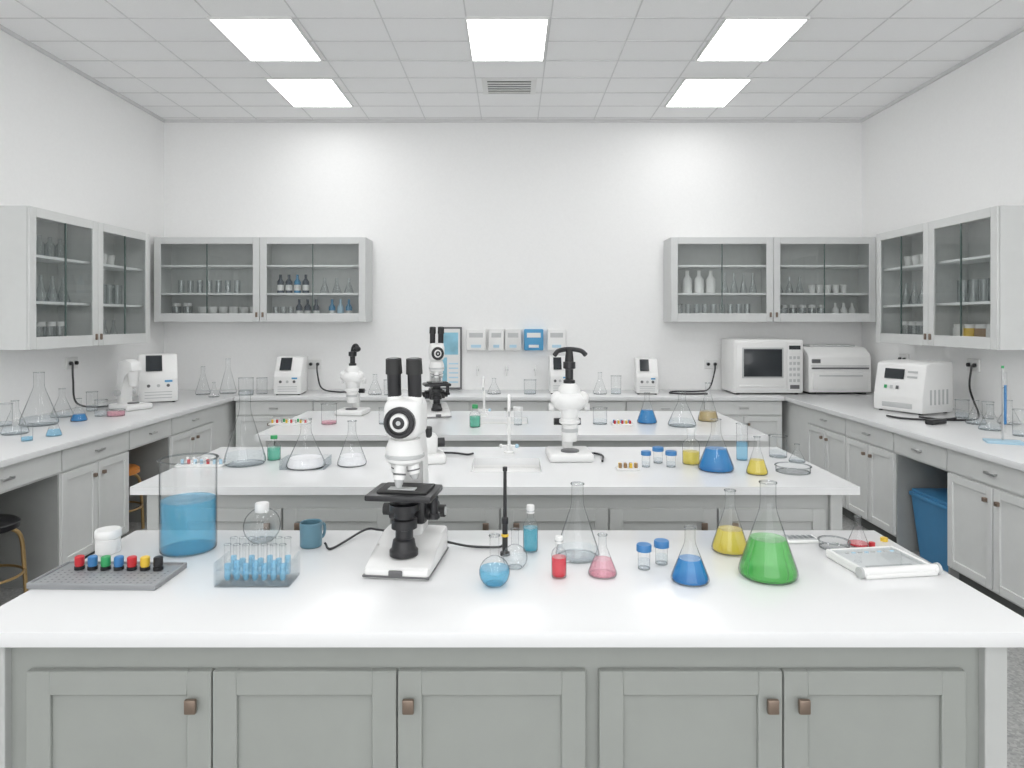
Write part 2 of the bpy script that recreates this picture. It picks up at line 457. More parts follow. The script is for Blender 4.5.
# --- bench 2
vp('erlenmeyer_flask', 'erl', 245, 464, 40, 389, L_CLR, .15)
vp('reagent_bottle', 'bot', 274, 460, 13, 437, L_MINT, .55, (GREEN, .01))
vp('erlenmeyer_flask', 'erl', 306, 467, 38, 418, POWDER, .2)
vp('erlenmeyer_flask', 'erl', 352, 465, 29, 420, POWDER, .22)
vp('reagent_bottle', 'bot', 691, 464, 17, 432, L_YEL, .4, (WHITE2, .02))
vp('erlenmeyer_flask', 'erl', 716, 470, 35, 418, L_BLUE, .42)
vp('measuring_cylinder', 'cyl', 742, 460, 11, 424, L_SKY, .5)
vp('erlenmeyer_flask', 'erl', 757, 474, 21, 436, L_YEL, .38)
vp('glass_beaker', 'cyl', 778, 457, 17, 436, L_CLR, .3)
vp('petri_dish', 'cyl', 793, 472, 33, 466)
vp('erlenmeyer_flask', 'erl', 797, 462, 16, 444, L_CLR, .2)
vp('sample_vial', 'cyl', 671, 467, 9, 454, L_CLR, .4, (BLUEC, .013))
vp('sample_vial', 'cyl', 658, 463, 9, 450, L_CLR, .4, (BLUEC, .013))
vp('sample_vial', 'cyl', 646, 467, 8, 454, L_CLR, .4, (BLUEC, .013))
# --- bench 3
vp('reagent_bottle', 'bot', 475, 427, 11, 407, L_MINT, .55, (GREEN, .02))
vp('erlenmeyer_flask', 'erl', 647, 423, 20, 392, L_BLUE, .42)
vp('erlenmeyer_flask', 'erl', 682, 426, 28, 391, L_CLR, .2)
vp('erlenmeyer_flask', 'erl', 708, 421, 20, 382, L_AMB, .25)
vp('glass_beaker', 'cyl', 329, 424, 15, 404, L_PINK, .15)
vp('glass_beaker', 'cyl', 600, 424, 14, 408, L_CLR, .3)
vp('sample_vial', 'cyl', 518, 425, 8, 410, L_CLR, .4, (WHITE2, .02))
vp('glass_beaker', 'cyl', 385, 424, 12, 408, L_CLR, .2)
vp('erlenmeyer_flask', 'erl', 399, 427, 14, 404, L_CLR, .2)
# --- left counter
for a in [('erl', 39, 425, 34, 371, L_CLR, .15), ('erl', 15, 434, 24, 400, L_CLR, .2), ('erl', 62, 417, 20, 388, L_CLR, .15),
          ('erl', 79, 421, 15, 398, L_BLUE, .3), ('cyl', 92, 411, 10, 392, L_CLR, .3), ('erl', 54, 436, 14, 414, L_SKY, .3), ('cyl', 101, 416, 11, 400, L_CLR, .3),
          ('cyl', 4, 426, 14, 404, L_CLR, .2), ('cyl', 27, 441, 10, 424, L_SKY, .25)]:
    vp('erlenmeyer_flask' if a[0] == 'erl' else 'glass_beaker', *a)
vp('petri_dish', 'cyl', 116, 416, 16, 410, L_PINK, .8)
# --- back counter
for a in [('erl', 228, 393.5, 16, 358, None, 0), ('erl', 203, 394.5, 14, 366, None, 0), ('cyl', 246, 395, 14, 378, L_CLR, .3), ('cyl', 262, 394, 10, 378, None, 0),
          ('erl', 600, 394.2, 14, 372, None, 0), ('cyl', 616, 394, 10, 376, L_CLR, .3), ('erl', 214, 397, 10, 382, None, 0),
          ('erl', 375, 394.5, 14, 374, None, 0), ('cyl', 389, 395, 10, 380, None, 0), ('erl', 494, 394, 14, 378, None, 0), ('cyl', 530, 394, 12, 380, L_CLR, .3)]:
    vp('erlenmeyer_flask' if a[0] == 'erl' else 'glass_beaker', *a)
# --- right counter
for a in [('erl', 976, 424, 18, 400, L_CLR, .2), ('erl', 990, 430, 20, 404, L_CLR, .2), ('cyl', 962, 418, 12, 400, L_CLR, .3), ('erl', 1009, 424, 20, 400, None, 0),
          ('cyl', 988, 419, 10, 402, None, 0), ('erl', 879, 397, 10, 382, None, 0), ('cyl', 1021, 436, 14, 410, L_CLR, .2)]:
    vp('erlenmeyer_flask' if a[0] == 'erl' else 'glass_beaker', *a)

# ------------------------------------------------------------------ bench 1 objects
b = B('screw_top_jar')
b.lathe([(0, 0), (.035, 0), (.037, .004), (.037, .045), (.033, .05), (0, .05)], WHITE2)
b.lathe([(0, .048), (.036, .048), (.039, .052), (.039, .072), (.036, .076), (0, .076)], WHITE)
b.finish(S(108, 552))

b = B('perforated_tray'); W, D = .37, .18
b.box(-W/2, W/2, -D/2, D/2, .004, .012, TRAY, .003)
for q in ((-W/2, W/2, -D/2, -D/2+.006), (-W/2, W/2, D/2-.006, D/2), (-W/2, -W/2+.006, -D/2+.006, D/2-.006), (W/2-.006, W/2, -D/2+.006, D/2-.006)):
    b.box(*q, 0, .018, TRAY, .002, 1)
for i in range(17):
    for j in range(6):
        b.lathe([(.0035, .0122), (0, .0124)], DGREY, (-W/2+.025+i*.02, -D/2+.025+j*.018, 0), 8)
for i, m in enumerate((RED, BLUEC, GREEN, BLUEC, RED, YEL, BLACK)):
    x = -.115+i*.040
    b.lathe([(0, .012), (.012, .012), (.012, .026), (.0135, .027), (.0135, .05), (.011, .052), (0, .052)], m, (x, .035, 0), 16)
    b.lathe([(.0125, .012), (.0145, .013), (.0145, .022), (.0125, .023)], BLACK, (x, .035, 0), 16)
b.finish(S(110, 578), -.03)

b = B('test_tube_rack'); W, D, H = .215, .10, .085
b.box(-W/2, W/2, -D/2, D/2, 0, .006, ACR, .002, 1); b.quad([(-W/2+.006, -D/2, .047), (W/2-.006, -D/2, .047), (W/2-.006, D/2, .047), (-W/2+.006, D/2, .047)], ACR)
b.box(-W/2, -W/2+.005, -D/2, D/2, .006, .07, ACR); b.box(W/2-.005, W/2, -D/2, D/2, .006, .07, ACR)
b.box(-W/2+.006, W/2-.006, -D/2, -D/2+.003, .006, .020, ACR)
for i in range(7):
    for j in range(2):
        x = -W/2+.028+i*.0265; y = -D/2+.028+j*.044; h = .112+.006*((i*3+j) % 3)
        r = .0092
        b.lathe([(0, .008), (r*.6, .010), (r, .018), (r, h)], TUBE, (x, y, 0), 16)
        b.lathe([(r, h), (r*1.18, h+.001), (r, h+.003)], RIM, (x, y, 0), 16)
        zl = .058+.008*((i+j) % 2)
        b.lathe([(0, .010), (r*.55, .012), (r*.9, .019), (r*.9, zl), (0, zl)], L_SKY, (x, y, 0), 16)
b.finish(S(258, 581), .0)

b = B('coffee_mug')
b.lathe([(0, 0), (.032, 0), (.036, .004), (.037, .08), (.035, .082), (.033, .08), (.032, .01), (0, .01)], MUGB)
b.sweep(curve([(.034, 0, .065), (.052, 0, .062), (.055, 0, .04), (.048, 0, .022), (.034, 0, .02)], 5), .005, MUGB, 8)
b.finish(S(311, 546), .9)

def cable(name, pts, r=.004):
    b = B(name); b.sweep(curve(pts, 8), r, BLACK, 8); b.finish()
p0 = S(322, 548); p1 = S(383, 537)
z = BT+.006
cable('power_cable', [(p0[0]+.01, p0[1], z+.01), (p0[0]+.04, p0[1]-.02, z), (p1[0]-.07, p1[1]+.02, z+.012), (p1[0]-.02, p1[1], z+.02), (p1[0]+.04, p1[1]-.03, z+.02)])
p0 = S(440, 548); p1 = S(512, 552)
cable('power_cable', [(p0[0]-.02, p0[1]-.02, z+.03), (p0[0]+.03, p0[1]-.02, z+.02), (p0[0]+.10, p0[1], z), (p1[0]-.05, p1[1]+.03, z), (p1[0]-.03, p1[1]+.05, z)])

def microscope(name='microscope'):
    b = B(name)
    b.prism([(-.13, 0), (.13, 0), (.13, .085), (.05, .085), (.0, .050), (-.12, .035), (-.13, .028)], -.095, .095, WHITE, .010)
    b.prism([(-.133, .006), (.135, .006), (.135, .012), (-.133, .012)], -.097, .097, DGREY, .001)
    b.lathe([(0, .045), (.042, .045), (.042, .060), (.036, .066), (.032, .090), (.026, .095), (0, .095)], BLACK, (0, -.045, 0))
    b.box(-.020, .020, -.137, -.128, .010, .028, DGREY, .003)
    b.prism([(.035, .06), (.12, .06), (.125, .20), (.115, .33), (.085, .41), (.02, .435), (-.035, .43), (-.035, .385), (.01, .38), (.045, .35), (.055, .30), (.055, .18), (.045, .12)], -.034, .034, WHITE, .010)
    b.box(-.045, .045, .03, .12, .11, .19, BLACK, .012)
    for s in (-1, 1):
        b.cyl((s*.04, .075, .145), (s*.075, .075, .145), .030, BLACK); b.cyl((s*.075, .075, .145), (s*.098, .075, .145), .019, BLACKM)
        b.cyl((s*.098, .075, .145), (s*.101, .075, .145), .013, LGREY)
    b.lathe([(0, .095), (.026, .095), (.026, .120), (.038, .124), (.038, .150), (.030, .154), (.030, .172), (.044, .176), (.044, .196), (.028, .2), (.028, .215), (0, .215)], BLACK, (0, -.04, 0))
    b.box(-.02, .02, -.02, .05, .15, .20, BLACK, .004)
    b.box(-.098, .098, -.115, .045, .218, .236, BLACK, .005)
    b.box(-.070, .080, -.090, .02, .236, .244, BLACKM, .003)
    b.box(-.04, .04, -.075, -.045, .244, .247, LGREY)
    b.cyl((.085, -.02, .215), (.085, -.02, .16), .012, BLACK); b.cyl((.085, -.02, .165), (.085, -.02, .15), .018, BLACK)
    b.lathe([(0, .310), (.042, .314), (.054, .325), (.056, .36), (.046, .39), (0, .39)], WHITE, (0, -.035, 0))
    b.lathe([(.0555, .334), (.0585, .336), (.0585, .344), (.0560, .346)], LGREY, (0, -.035, 0))
    for i, a in enumerate((-100, -20, 60, 150)):
        ca, sa = math.cos(math.radians(a)), math.sin(math.radians(a)); L = (.075, .055, .045, .055)[i]
        p = Vector((ca*.026, -.035+sa*.026, .325)); d = Vector((ca*.22, sa*.22, -1)).normalized()
        q = p+d*L*.7; b.cyl(p, q, .0185, WHITE, .017); b.cyl(q, p+d*L, .015, LGREY, .008)
        b.cyl(p+d*L*.45, p+d*L*.52, .0187, DGREY)
    b.ell((0, -.03, .445), (.056, .066, .070), WHITE, 24)
    b.box(-.055, .055, -.085, .04, .395, .510, WHITE, .026, 4)
    Mf = Matrix.Translation((0, -.083, .445)) @ Matrix.Rotation(math.radians(90), 4, 'X')
    b.lathe([(0, .0), (.046, .0), (.046, .014), (.042, .018), (.036, .018), (.033, .012), (0, .012)], BLACK, M=Mf)
    b.lathe([(0, .012), (.028, .012), (.026, .018), (.018, .020)], WHITE2, M=Mf)
    b.lathe([(.018, .0202), (.0, .0212)], BLACK, M=Mf)
    b.lathe([(.007, .0218), (.0, .0222)], LGREY, M=Mf)
    for s in (-1, 1):
        b.ell((s*.030, -.03, .505), (.025, .03, .025), WHITE, 18)
        q0 = Vector((s*.031, -.035, .515)); d = Vector((s*.0, -.10, 1)).normalized()
        b.cyl(q0, q0+d*.075, .0205, BLACK, .0205); b.cyl(q0+d*.07, q0+d*.115, .0245, BLACKM, .0230)
        b.cyl(q0+d*.113, q0+d*.117, .017, SCREEN)
    return b
o = microscope().finish(S(408, 564), -.12); o.scale = (1.03, 1.03, 1.02)
o = microscope().finish(S(436, 416), .25); o.scale = (1.05, 1.05, 1.12)

def stereo(name='stereo_microscope', hook=False):
    b = B(name)
    b.box(-.12, .12, -.13, .12, 0, .045, WHITE, .016, 3)
    b.lathe([(0, .045), (.05, .045), (.05, .052), (.046, .054), (0, .054)], DGREY, (0, -.04, 0))
    b.box(-.028, .028, .05, .105, .04, .34, WHITE, .012)
    b.cyl((-.075, .078, .19), (.075, .078, .19), .020, BLACK)
    b.lathe([(0, .10), (.038, .10), (.042, .13), (.042, .19), (.058, .20), (.058, .215), (.045, .225), (.052, .26), (.055, .29)], WHITE, (0, -.03, 0))
    b.lathe([(.0425, .15), (.046, .151), (.046, .170), (.0425, .171)], LGREY, (0, -.03, 0))
    b.ell((0, -.02, .315), (.095, .080, .060), WHITE, 24)
    for s in (-1, 1):
        b.ell((s*.070, -.03, .33), (.035, .035, .04), WHITE, 18)
        b.cyl((s*.085, .0, .28), (s*.112, .0, .28), .022, WHITE2)
    b.lathe([(.065, .34), (.060, .385), (.040, .41), (.028, .415)], WHITE, (0, -.01, 0))
    b.lathe([(0, .41), (.032, .41), (.032, .43), (.022, .435), (.022, .49), (.034, .495), (.034, .53), (0, .535)], BLACK, (0, -.01, 0))
    if hook:
        b.sweep(curve([(0, -.01, .50), (.01, -.01, .56), (.035, -.03, .58), (.055, -.04, .55)], 5), [.022]*16, BLACK, 12)
        b.ell((.05, -.04, .555), (.03, .03, .025), BLACK)
    else:
        b.sweep(curve([(-.085, -.05, .570), (-.06, -.03, .592), (0, -.01, .60), (.06, -.03, .592), (.085, -.05, .570)], 5), .013, BLACK, 12)
        b.cyl((0, -.01, .52), (0, -.01, .60), .026, BLACKM, .018)
    return b
stereo().finish(S(569, 458), .05)
o = stereo(hook=True).finish(S(353, 414), -.1); o.scale = (.95, .95, .95)

b = B('thermometer_stand')
b.lathe([(0, 0), (.016, 0), (.016, .01), (.009, .014), (.009, .10), (.011, .102), (.011, .12), (.006, .124), (.0055, .27), (.0075, .272), (.0075, .285), (0, .287)], BLACK)
b.lathe([(.0095, .06), (.012, .061), (.012, .068), (.0095, .069)], YEL)
b.finish(S(505, 555))

b = B('gel_electrophoresis_tray'); W, D = .235, .20
b.box(-W/2, W/2, -D/2, D/2, 0, .014, WHITE, .005)
for q in ((-W/2+.012, W/2-.012, D/2-.012, D/2), (-W/2, -W/2+.012, -D/2, D/2), (W/2-.012, W/2, -D/2, D/2)):
    b.box(*q, .010, .026, WHITE, .004)
b.quad([(-W/2+.012, -D/2+.035, .024), (W/2-.012, -D/2+.035, .024), (W/2-.012, D/2-.012, .024), (-W/2+.012, D/2-.012, .024)], ACR)
b.cyl((-W/2-.005, -D/2+.016, .016), (W/2+.005, -D/2+.016, .016), .014, WHITE)
b.cyl((-W/2-.012, -D/2+.016, .016), (-W/2-.004, -D/2+.016, .016), .017, LGREY)
b.cyl((W/2+.004, -D/2+.016, .016), (W/2+.012, -D/2+.016, .016), .017, LGREY)
for i in range(8): b.box(-.08+i*.022, -.068+i*.022, .05, .056, .0245, .027, LBLUE if i % 2 else LGREY)
b.box(-.075, .075, -.05, -.035, .0142, .017, LGREY, .001, 1)
b.finish(S(880, 566), .14)
b = B('slide_tray'); b.box(-.06, .06, -.035, .035, 0, .008, WHITE, .003); b.box(-.05, .05, -.027, .027, .008, .010, LGREY)
for i in range(5): b.box(-.045+i*.019, -.033+i*.019, -.02, .02, .010, .012, ACR)
b.finish(S(800, 540), .05)
b = B('sample_cap'); b.lathe([(0, 0), (.010, 0), (.010, .016), (0, .018)], RED, seg=16); b.finish(S(872, 547))
b = B('sample_cap'); b.lathe([(0, 0), (.012, 0), (.012, .012), (0, .014)], YEL, seg=16); b.finish(S(884, 541))

# ------------------------------------------------------------------ faucets
def faucet(px, py, h, reach, ry=-1):
    b = B('lab_faucet')
    b.lathe([(0, 0), (.028, 0), (.028, .008), (.016, .014), (.014, .05), (0, .05)], WHITE)
    b.sweep(curve([(0, 0, .03), (0, 0, h*.8), (0, ry*reach*.25, h), (0, ry*reach*.8, h*.97), (0, ry*reach, h*.78)], 6), .009, WHITE, 10)
    b.cyl((0, ry*reach, h*.79), (0, ry*reach, h*.70), .006, LGREY)
    b.cyl((-.04, 0, .04), (.04, 0, .04), .007, WHITE); b.ell((.045, 0, .04), (.012, .012, .012), LBLUE); b.ell((-.045, 0, .04), (.012, .012, .012), WHITE2)
    b.finish(S(px, py))
faucet(509, 453, .33, .16); faucet(484, 415.0, .30, .16)

# ------------------------------------------------------------------ trays with small samples
def sample_tray(px, py, w, d, n, cols, rz=0):
    b = B('sample_tray'); b.box(-w/2, w/2, -d/2, d/2, 0, .012, WHITE2, .003)
    for i in range(n):
        for j in range(2):
            m = cols[(i*2+j) % len(cols)]
            b.lathe([(0, .012), (.008, .012), (.008, .035), (0, .037)], m, (-w/2+.02+i*(w-.04)/(n-1), -d/5+j*d*.4, 0), 10)
    b.finish(S(px, py), rz)
sample_tray(204, 465, .24, .14, 7, (LBLUE, WHITE, RED, WHITE, LBLUE, LGREY))
sample_tray(290, 424, .28, .12, 8, (YEL, WHITE, RED, WHITE, LGREY, GREEN))
sample_tray(622, 425, .15, .10, 5, (RED, BLUEC, YEL, WHITE))
sample_tray(628, 470, .12, .04, 4, (BROWN, YEL, BROWN))
b = B('glass_block_stand'); b.box(-.11, .11, -.075, .075, 0, .001, ACR)
for sx in (-1, 1): b.box(sx*.112-.002, sx*.112+.002, -.075, .075, .0, .05, ACR)
b.box(-.11, .11, .075, .079, 0, .05, ACR)
b.finish((S(306, 467)[0], S(306, 467)[1], BT))

# ------------------------------------------------------------------ back wall machines
def small_analyzer(name, w, d, h, screen=True):
    b = B(name)
    b.prism([(-d/2, .01), (d/2, .01), (d/2, h), (-d*.1, h), (-d*.38, h*.62), (-d/2, h*.5)], -w/2, w/2, WHITE, .012)
    for sx in (-1, 1):
        for sy in (-1, 1): b.cyl((sx*w*.4, sy*d*.4, 0), (sx*w*.4, sy*d*.4, .012), .012, BLACKM)
    a = Vector((0, -d*.12, h*.97)); c = Vector((0, -d*.37, h*.65))
    off = Vector((0, -.006, .004))
    if screen:
        b.quad([a+off+Vector((-w*.32, 0, 0)), a+off+Vector((w*.1, 0, 0)), c+off+Vector((w*.1, 0, 0)), c+off+Vector((-w*.32, 0, 0))], SCREEN)
    for i in range(3):
        b.cyl((-w*.25+i*w*.25, -d/2-.006, h*.36), (-w*.25+i*w*.25, -d/2+.005, h*.36), .014, DGREY if i != 1 else LGREY)
    for i in range(3): b.box(-w*.35, w*.35, -d/2-.003, -d/2+.002, h*(.1+.06*i), h*(.115+.06*i), LGREY)
    b.box(w*.16, w*.36, -d*.5-.004, -d*.5+.004, h*.43, h*.47, BLUEP)
    return b
def BK(px, yy): return ((px-512)/F*yy, yy, BT)
small_analyzer('benchtop_centrifuge', .27, .34, .38).finish(BK(291, 7.06), .1)
small_analyzer('benchtop_centrifuge', .20, .30, .38).finish(BK(559, 7.14))
small_analyzer('benchtop_centrifuge', .22, .30, .36).finish(BK(646, 7.1), -.1)
b = B('microwave_oven'); W, D, H = .71, .42, .56
b.box(-W/2, W/2, -D/2, D/2, .015, H, WHITE, .015, 3)
for sx in (-1, 1):
    for sy in (-1, 1): b.cyl((sx*W*.42, sy*D*.4, 0), (sx*W*.42, sy*D*.4, .02), .018, BLACKM)
b.box(-W/2+.02, W/2-.18, -D/2-.018, -D/2, .04, H-.03, WHITE, .008)
b.box(-W/2+.08, W/2-.21, -D/2-.024, -D/2-.014, .17, H-.08, LGREY, .006)
b.box(-W/2+.095, W/2-.225, -D/2-.028, -D/2-.02, .185, H-.095, SCREEN, .004)
b.box(-W/2+.05, W/2-.20, -D/2-.03, -D/2-.016, .075, .10, WHITE2, .004)
b.box(W/2-.165, W/2-.02, -D/2-.01, -D/2, .04, H-.03, WHITE2, .004)
b.box(W/2-.15, W/2-.035, -D/2-.014, -D/2-.008, H-.10, H-.06, SCREEN)
for i in range(3):
    for j in range(5): b.box(W/2-.148+i*.040, W/2-.122+i*.040, -D/2-.015, -D/2-.008, .13+j*.058, .160+j*.058, LGREY, .002, 1)
b.box(W/2-.14, W/2-.045, -D/2-.016, -D/2-.008, .06, .10, DGREY, .003)
b.finish(BK(761, 7.16))
b = B('laser_printer'); W, D, H = .64, .42, .48
b.prism([(-D/2, .02), (D/2, .02), (D/2, H), (-D*.2, H), (-D*.42, H*.86), (-D/2, H*.8)], -W/2, W/2, WHITE, .012)
b.box(-W/2+.03, W/2-.03, -D/2-.012, -D/2+.01, .26, .275, DGREY)
b.box(-W/2+.04, W/2-.04, -D/2-.02, -D/2+.01, .05, .22, WHITE2, .006)
b.box(-W/2+.10, W/2-.10, -D/2-.026, -D/2-.018, .185, .20, LGREY)
b.box(-W/2+.02, W/2-.02, -D/2-.004, -D/2+.01, H*.60, H*.615, LGREY)
b.box(-W/2+.08, W/2-.08, -D*.1, D*.45, H, H+.02, LGREY, .006)
b.box(-W/2+.03, -W/2+.12, -D/2-.006, -D/2+.01, .32, .36, DGREY, .003)
for sx in (-1, 1): b.box(sx*W*.4-.03, sx*W*.4+.03, -D*.4, D*.4, 0, .022, BLACKM)
b.finish(((832-512)/F*7.05+.045, 7.18, BT), 0)

b = B('slide_viewer')
b.box(-.12, .12, -.14, .12, 0, .05, WHITE, .018, 3)
b.prism([(.03, .04), (.11, .04), (.12, .30), (.09, .40), (.0, .43), (-.08, .40), (-.10, .33), (-.04, .31), (.02, .28), (.03, .2)], -.05, .05, WHITE, .018)
b.lathe([(0, .20), (.03, .20), (.035, .23), (.045, .30), (.045, .36), (0, .38)], WHITE2, (0, -.045, 0))
b.cyl((0, -.045, .06), (0, -.045, .05), .045, DGREY)
for s in (-1, 1): b.cyl((s*.05, .07, .14), (s*.085, .07, .14), .025, LGREY)
b.finish(S(130, 409), 1.1)
small_analyzer('blood_analyzer', .32, .34, .44).finish(S(158, 401), .5)
b = B('spectrophotometer'); W, D, H = .44, .38, .42
b.prism([(-D/2, .012), (D/2, .012), (D/2, H), (-D*.2, H), (-D*.36, H*.95), (-D/2, H*.30)], -W/2, W/2, WHITE, .015)
for sx in (-1, 1):
    for sy in (-1, 1): b.cyl((sx*W*.4, sy*D*.4, 0), (sx*W*.4, sy*D*.4, .02), .014, BLACKM)
sl = lambda f, o: (-D/2+(D*.14)*f-.004-o, H*(.30+.65*f))
def panel(x0, x1, f0, f1, m, o=.003):
    y0, z0 = sl(f0, o); y1, z1 = sl(f1, o)
    b.quad([(x0, y0, z0), (x1, y0, z0), (x1, y1, z1), (x0, y1, z1)], m)
panel(-W*.30, W*.10, .55, .85, SCREEN)
panel(W*.16, W*.36, .60, .66, LGREY); panel(W*.16, W*.36, .75, .81, LGREY)
for i in range(3): panel(-W*.28+i*W*.12, -W*.22+i*W*.12, .25, .35, (GREEN, LGREY, DGREY)[i])
b.box(-W*.3, W*.3, -D/2-.006, -D/2+.01, H*.10, H*.2, LGREY, .004)
for i in range(5): b.box(W/2-.002, W/2+.002, -.10+i*.05, -.08+i*.05, .08, .2, LGREY)
b.finish((3.33, 5.68, BT), -1.15)

b = B('burette_stand')
b.box(-.10, .10, -.06, .06, 0, .015, LBLUE, .004)
b.cyl((0, .03, .015), (0, .03, .46), .006, STEEL); b.cyl((0, .03, .34), (0, -.03, .34), .005, STEEL)
b.cyl((0, -.03, .12), (0, -.03, .44), .009, GL); b.cyl((0, -.03, .12), (0, -.03, .36), .007, L_BLUE); b.cyl((0, -.03, .12), (0, -.03, .07), .004, GL)
b.cyl((0, .03, .46), (0, .03, .475), .008, GREEN)
b.finish(S(1004, 443), -.4)

# ------------------------------------------------------------------ wall fixtures
k = F/WB
def WX(px): return (px-512)/k
def WZ(py): return CAMZ-(py-320)/k
b = B('wall_poster'); x0, x1, z0, z1 = WX(439), WX(462), WZ(389), WZ(327)
b.box(x0, x1, WB-.02, WB-.001, z0, z1, DGREY, .002, 1); b.box(x0+.02, x1-.02, WB-.023, WB-.019, z0+.02, z1-.02, WHITE2)
b.box(x0+.04, x1-.04, WB-.025, WB-.022, z1-.30, z1-.06, PRINT); b.box(x0+.04, x0+.09, WB-.025, WB-.022, z0+.06, z1-.33, PRINT)
for i in range(5): b.box(x0+.11, x1-.04, WB-.025, WB-.022, z0+.07+i*.05, z0+.085+i*.05, LBLUE)
b.finish()
for i, (a, c, m) in enumerate(((467, 486, WHITE), (489, 504, WHITE), (505, 521, WHITE2), (524, 543, BLUEP), (547, 565, WHITE))):
    b = B('wall_dispenser'); x0, x1 = WX(a), WX(c); zt, zb = WZ(329), WZ(350)
    b.box(x0, x1, WB-.10, WB-.001, zb, zt, m, .01, 2)
    b.box(x0+.03, x1-.03, WB-.104, WB-.098, zt-.09, zt-.04, WHITE2 if m == BLUEP else LGREY)
    b.box(x0+.05, x1-.05, WB-.104, WB-.098, zb+.03, zb+.06, LBLUE if m != BLUEP else WHITE2)
    b.finish()
for px in (478, 507, 535):
    b = B('utility_wall_tap'); x = WX(px)
    b.cyl((x, WB-.001, 1.12), (x, WB-.07, 1.12), .014, LGREY); b.sweep(curve([(x, WB-.06, 1.12), (x, WB-.10, 1.16), (x, WB-.14, 1.12), (x, WB-.14, 1.06)], 5), .008, WHITE2, 8)
    b.finish()
def outlet(loc, rz, w=.15):
    b = B('power_outlet'); b.box(-w/2, w/2, -.02, -.001, -.05, .05, WHITE2, .005)
    for s in (-1, 1):
        b.cyl((s*w*.25, -.024, 0), (s*w*.25, -.018, 0), .022, LGREY); b.cyl((s*w*.25, -.04, 0), (s*w*.25, -.022, 0), .016, BLACK)
    b.finish(loc, rz)
outlet((WX(315), WB, WZ(364)), 0); outlet((WX(711), WB, WZ(364)), 0)
outlet((WL, 5.86, 1.29), math.pi/2); outlet((WR, 6.62, 1.28), -math.pi/2); outlet((WR, 5.62, 1.29), -math.pi/2)
z = BT+.009
cable('power_cable', [(WX(318), WB-.04, WZ(364)), (WX(319), WB-.06, 1.08), (WX(325), WB-.12, z+.02), (WX(345), WB-.3, z), (WX(360), WB-.2, z)], .008)
cable('power_cable', [(WX(714), WB-.04, WZ(364)), (WX(713), WB-.06, 1.1), (WX(705), WB-.15, z+.02), (WX(690), WB-.25, z), (WX(668), WB-.25, z), (WX(662), WB-.4, z), (WX(675), WB-.5, z), (WX(695), WB-.48, z)], .008)
cable('power_cable', [(WL+.04, 5.83, 1.29), (WL+.05, 5.82, 1.15), (WL+.09, 5.80, .96), (WL+.2, 5.9, z), (WL+.3, 6.1, z)], .008)
cable('power_cable', [(WR-.04, 5.60, 1.29), (WR-.07, 5.58, 1.1), (WR-.12, 5.4, z), (WR-.35, 5.15, z), (WR-.55, 5.15, z), (WR-.65, 5.3, z)], .008)
q = S(915, 419)
cable('power_cable', [(q[0]-.15, q[1]+.12, z+.0), (q[0]-.12, q[1], z+.0), (q[0]+.0, q[1]-.09, z), (q[0]+.15, q[1]-.09, z), (q[0]+.3, q[1]-.02, z)], .008)
q = S(600, 459)
cable('power_cable', [(q[0]-.04, q[1]+.05, z+.01), (q[0]-.02, q[1]+.12, z), (q[0]+.02, q[1]+.05, z), (q[0]-.0, q[1]-.1, z)], .006)
q = S(450, 455)
cable('power_cable', [(q[0]-.04, q[1]+.02, z), (q[0]+.03, q[1]+.01, z), (q[0]+.1, q[1]-.03, z), (q[0]+.13, q[1]+.0, z)], .006)
b = B('cable_adapter'); b.box(-.09, .09, -.03, .03, 0, .035, BLACK, .008); b.finish(S(936, 424), .5)

b = B('microscope_illuminator')
b.box(-.09, .09, -.08, .08, 0, .05, WHITE, .014, 3); b.box(-.05, .05, -.04, .07, .045, .15, WHITE, .02, 3)
b.cyl((.05, .02, .10), (.09, .02, .10), .025, BLACK); b.cyl((0, -.02, .14), (0, -.03, .19), .02, BLACK)
b.finish(S(428, 462), .2)

# ------------------------------------------------------------------ cabinet contents
GS = glassmat('shelf_glassware', (.88, .90, .905), (.50, .53, .55), .4, .14, .45)
def contents(name, items, loc, rz=0):
    b = B(name)
    for kind, x, y, z, r, h, m in items:
        if kind == 'bottle':
            b.lathe([(0, 0), (r, 0), (r, h*.62), (r*.4, h*.78), (r*.4, h), (0, h)], m, (x, y, z), 14)
            if m in (AMBER, TEALB): b.lathe([(r*1.02, h*.15), (r*1.02, h*.45)], WHITE2, (x, y, z), 14)
        elif kind == 'bowl':
            b.lathe([(0, 0), (r*.7, 0), (r, h), (r*.93, h), (r*.6, .01), (0, .01)], m, (x, y, z), 14)
        elif kind == 'jar':
            b.lathe([(0, 0), (r, 0), (r, h*.8), (0, h*.8)], m, (x, y, z), 14)
            b.lathe([(0, h*.8), (r*.9, h*.8), (r*.9, h), (0, h)], WHITE2, (x, y, z), 14)
        elif kind == 'erl':
            b.lathe([(0, 0)]+erl_prof(h, r), m, (x, y, z), 14)
        else:
            b.lathe([(0, 0), (r, 0), (r, h), (r*.92, h)], m, (x, y, z), 14)
    return b.finish(loc, rz)
def shelf_z(H, i): return (.021 if i == 0 else H*i/3+.011)
it = []
for i in range(6): it.append(('bowl', .42+i*.11, .2, shelf_z(HB, 0), .05, .14, WHITE if i % 2 else WHITE2))
for i in range(2): it.append(('jar', .14+i*.12, .2, shelf_z(HB, 0), .045, .18, GS))
for i in range(7): it.append(('glass', .18+i*.1, .22, shelf_z(HB, 1), .03, .14, GS))
for i in range(4): it.append(('bottle', 1.25+i*.09, .2, shelf_z(HB, 1), .035, .20, AMBER if i != 2 else TEALB))
for i in range(3): it.append(('erl', 1.72+i*.13, .2, shelf_z(HB, 1), .05, .17, GS))
for i in range(3): it.append(('bottle', 1.45+i*.09, .2, shelf_z(HB, 0), .035, .22, AMBER))
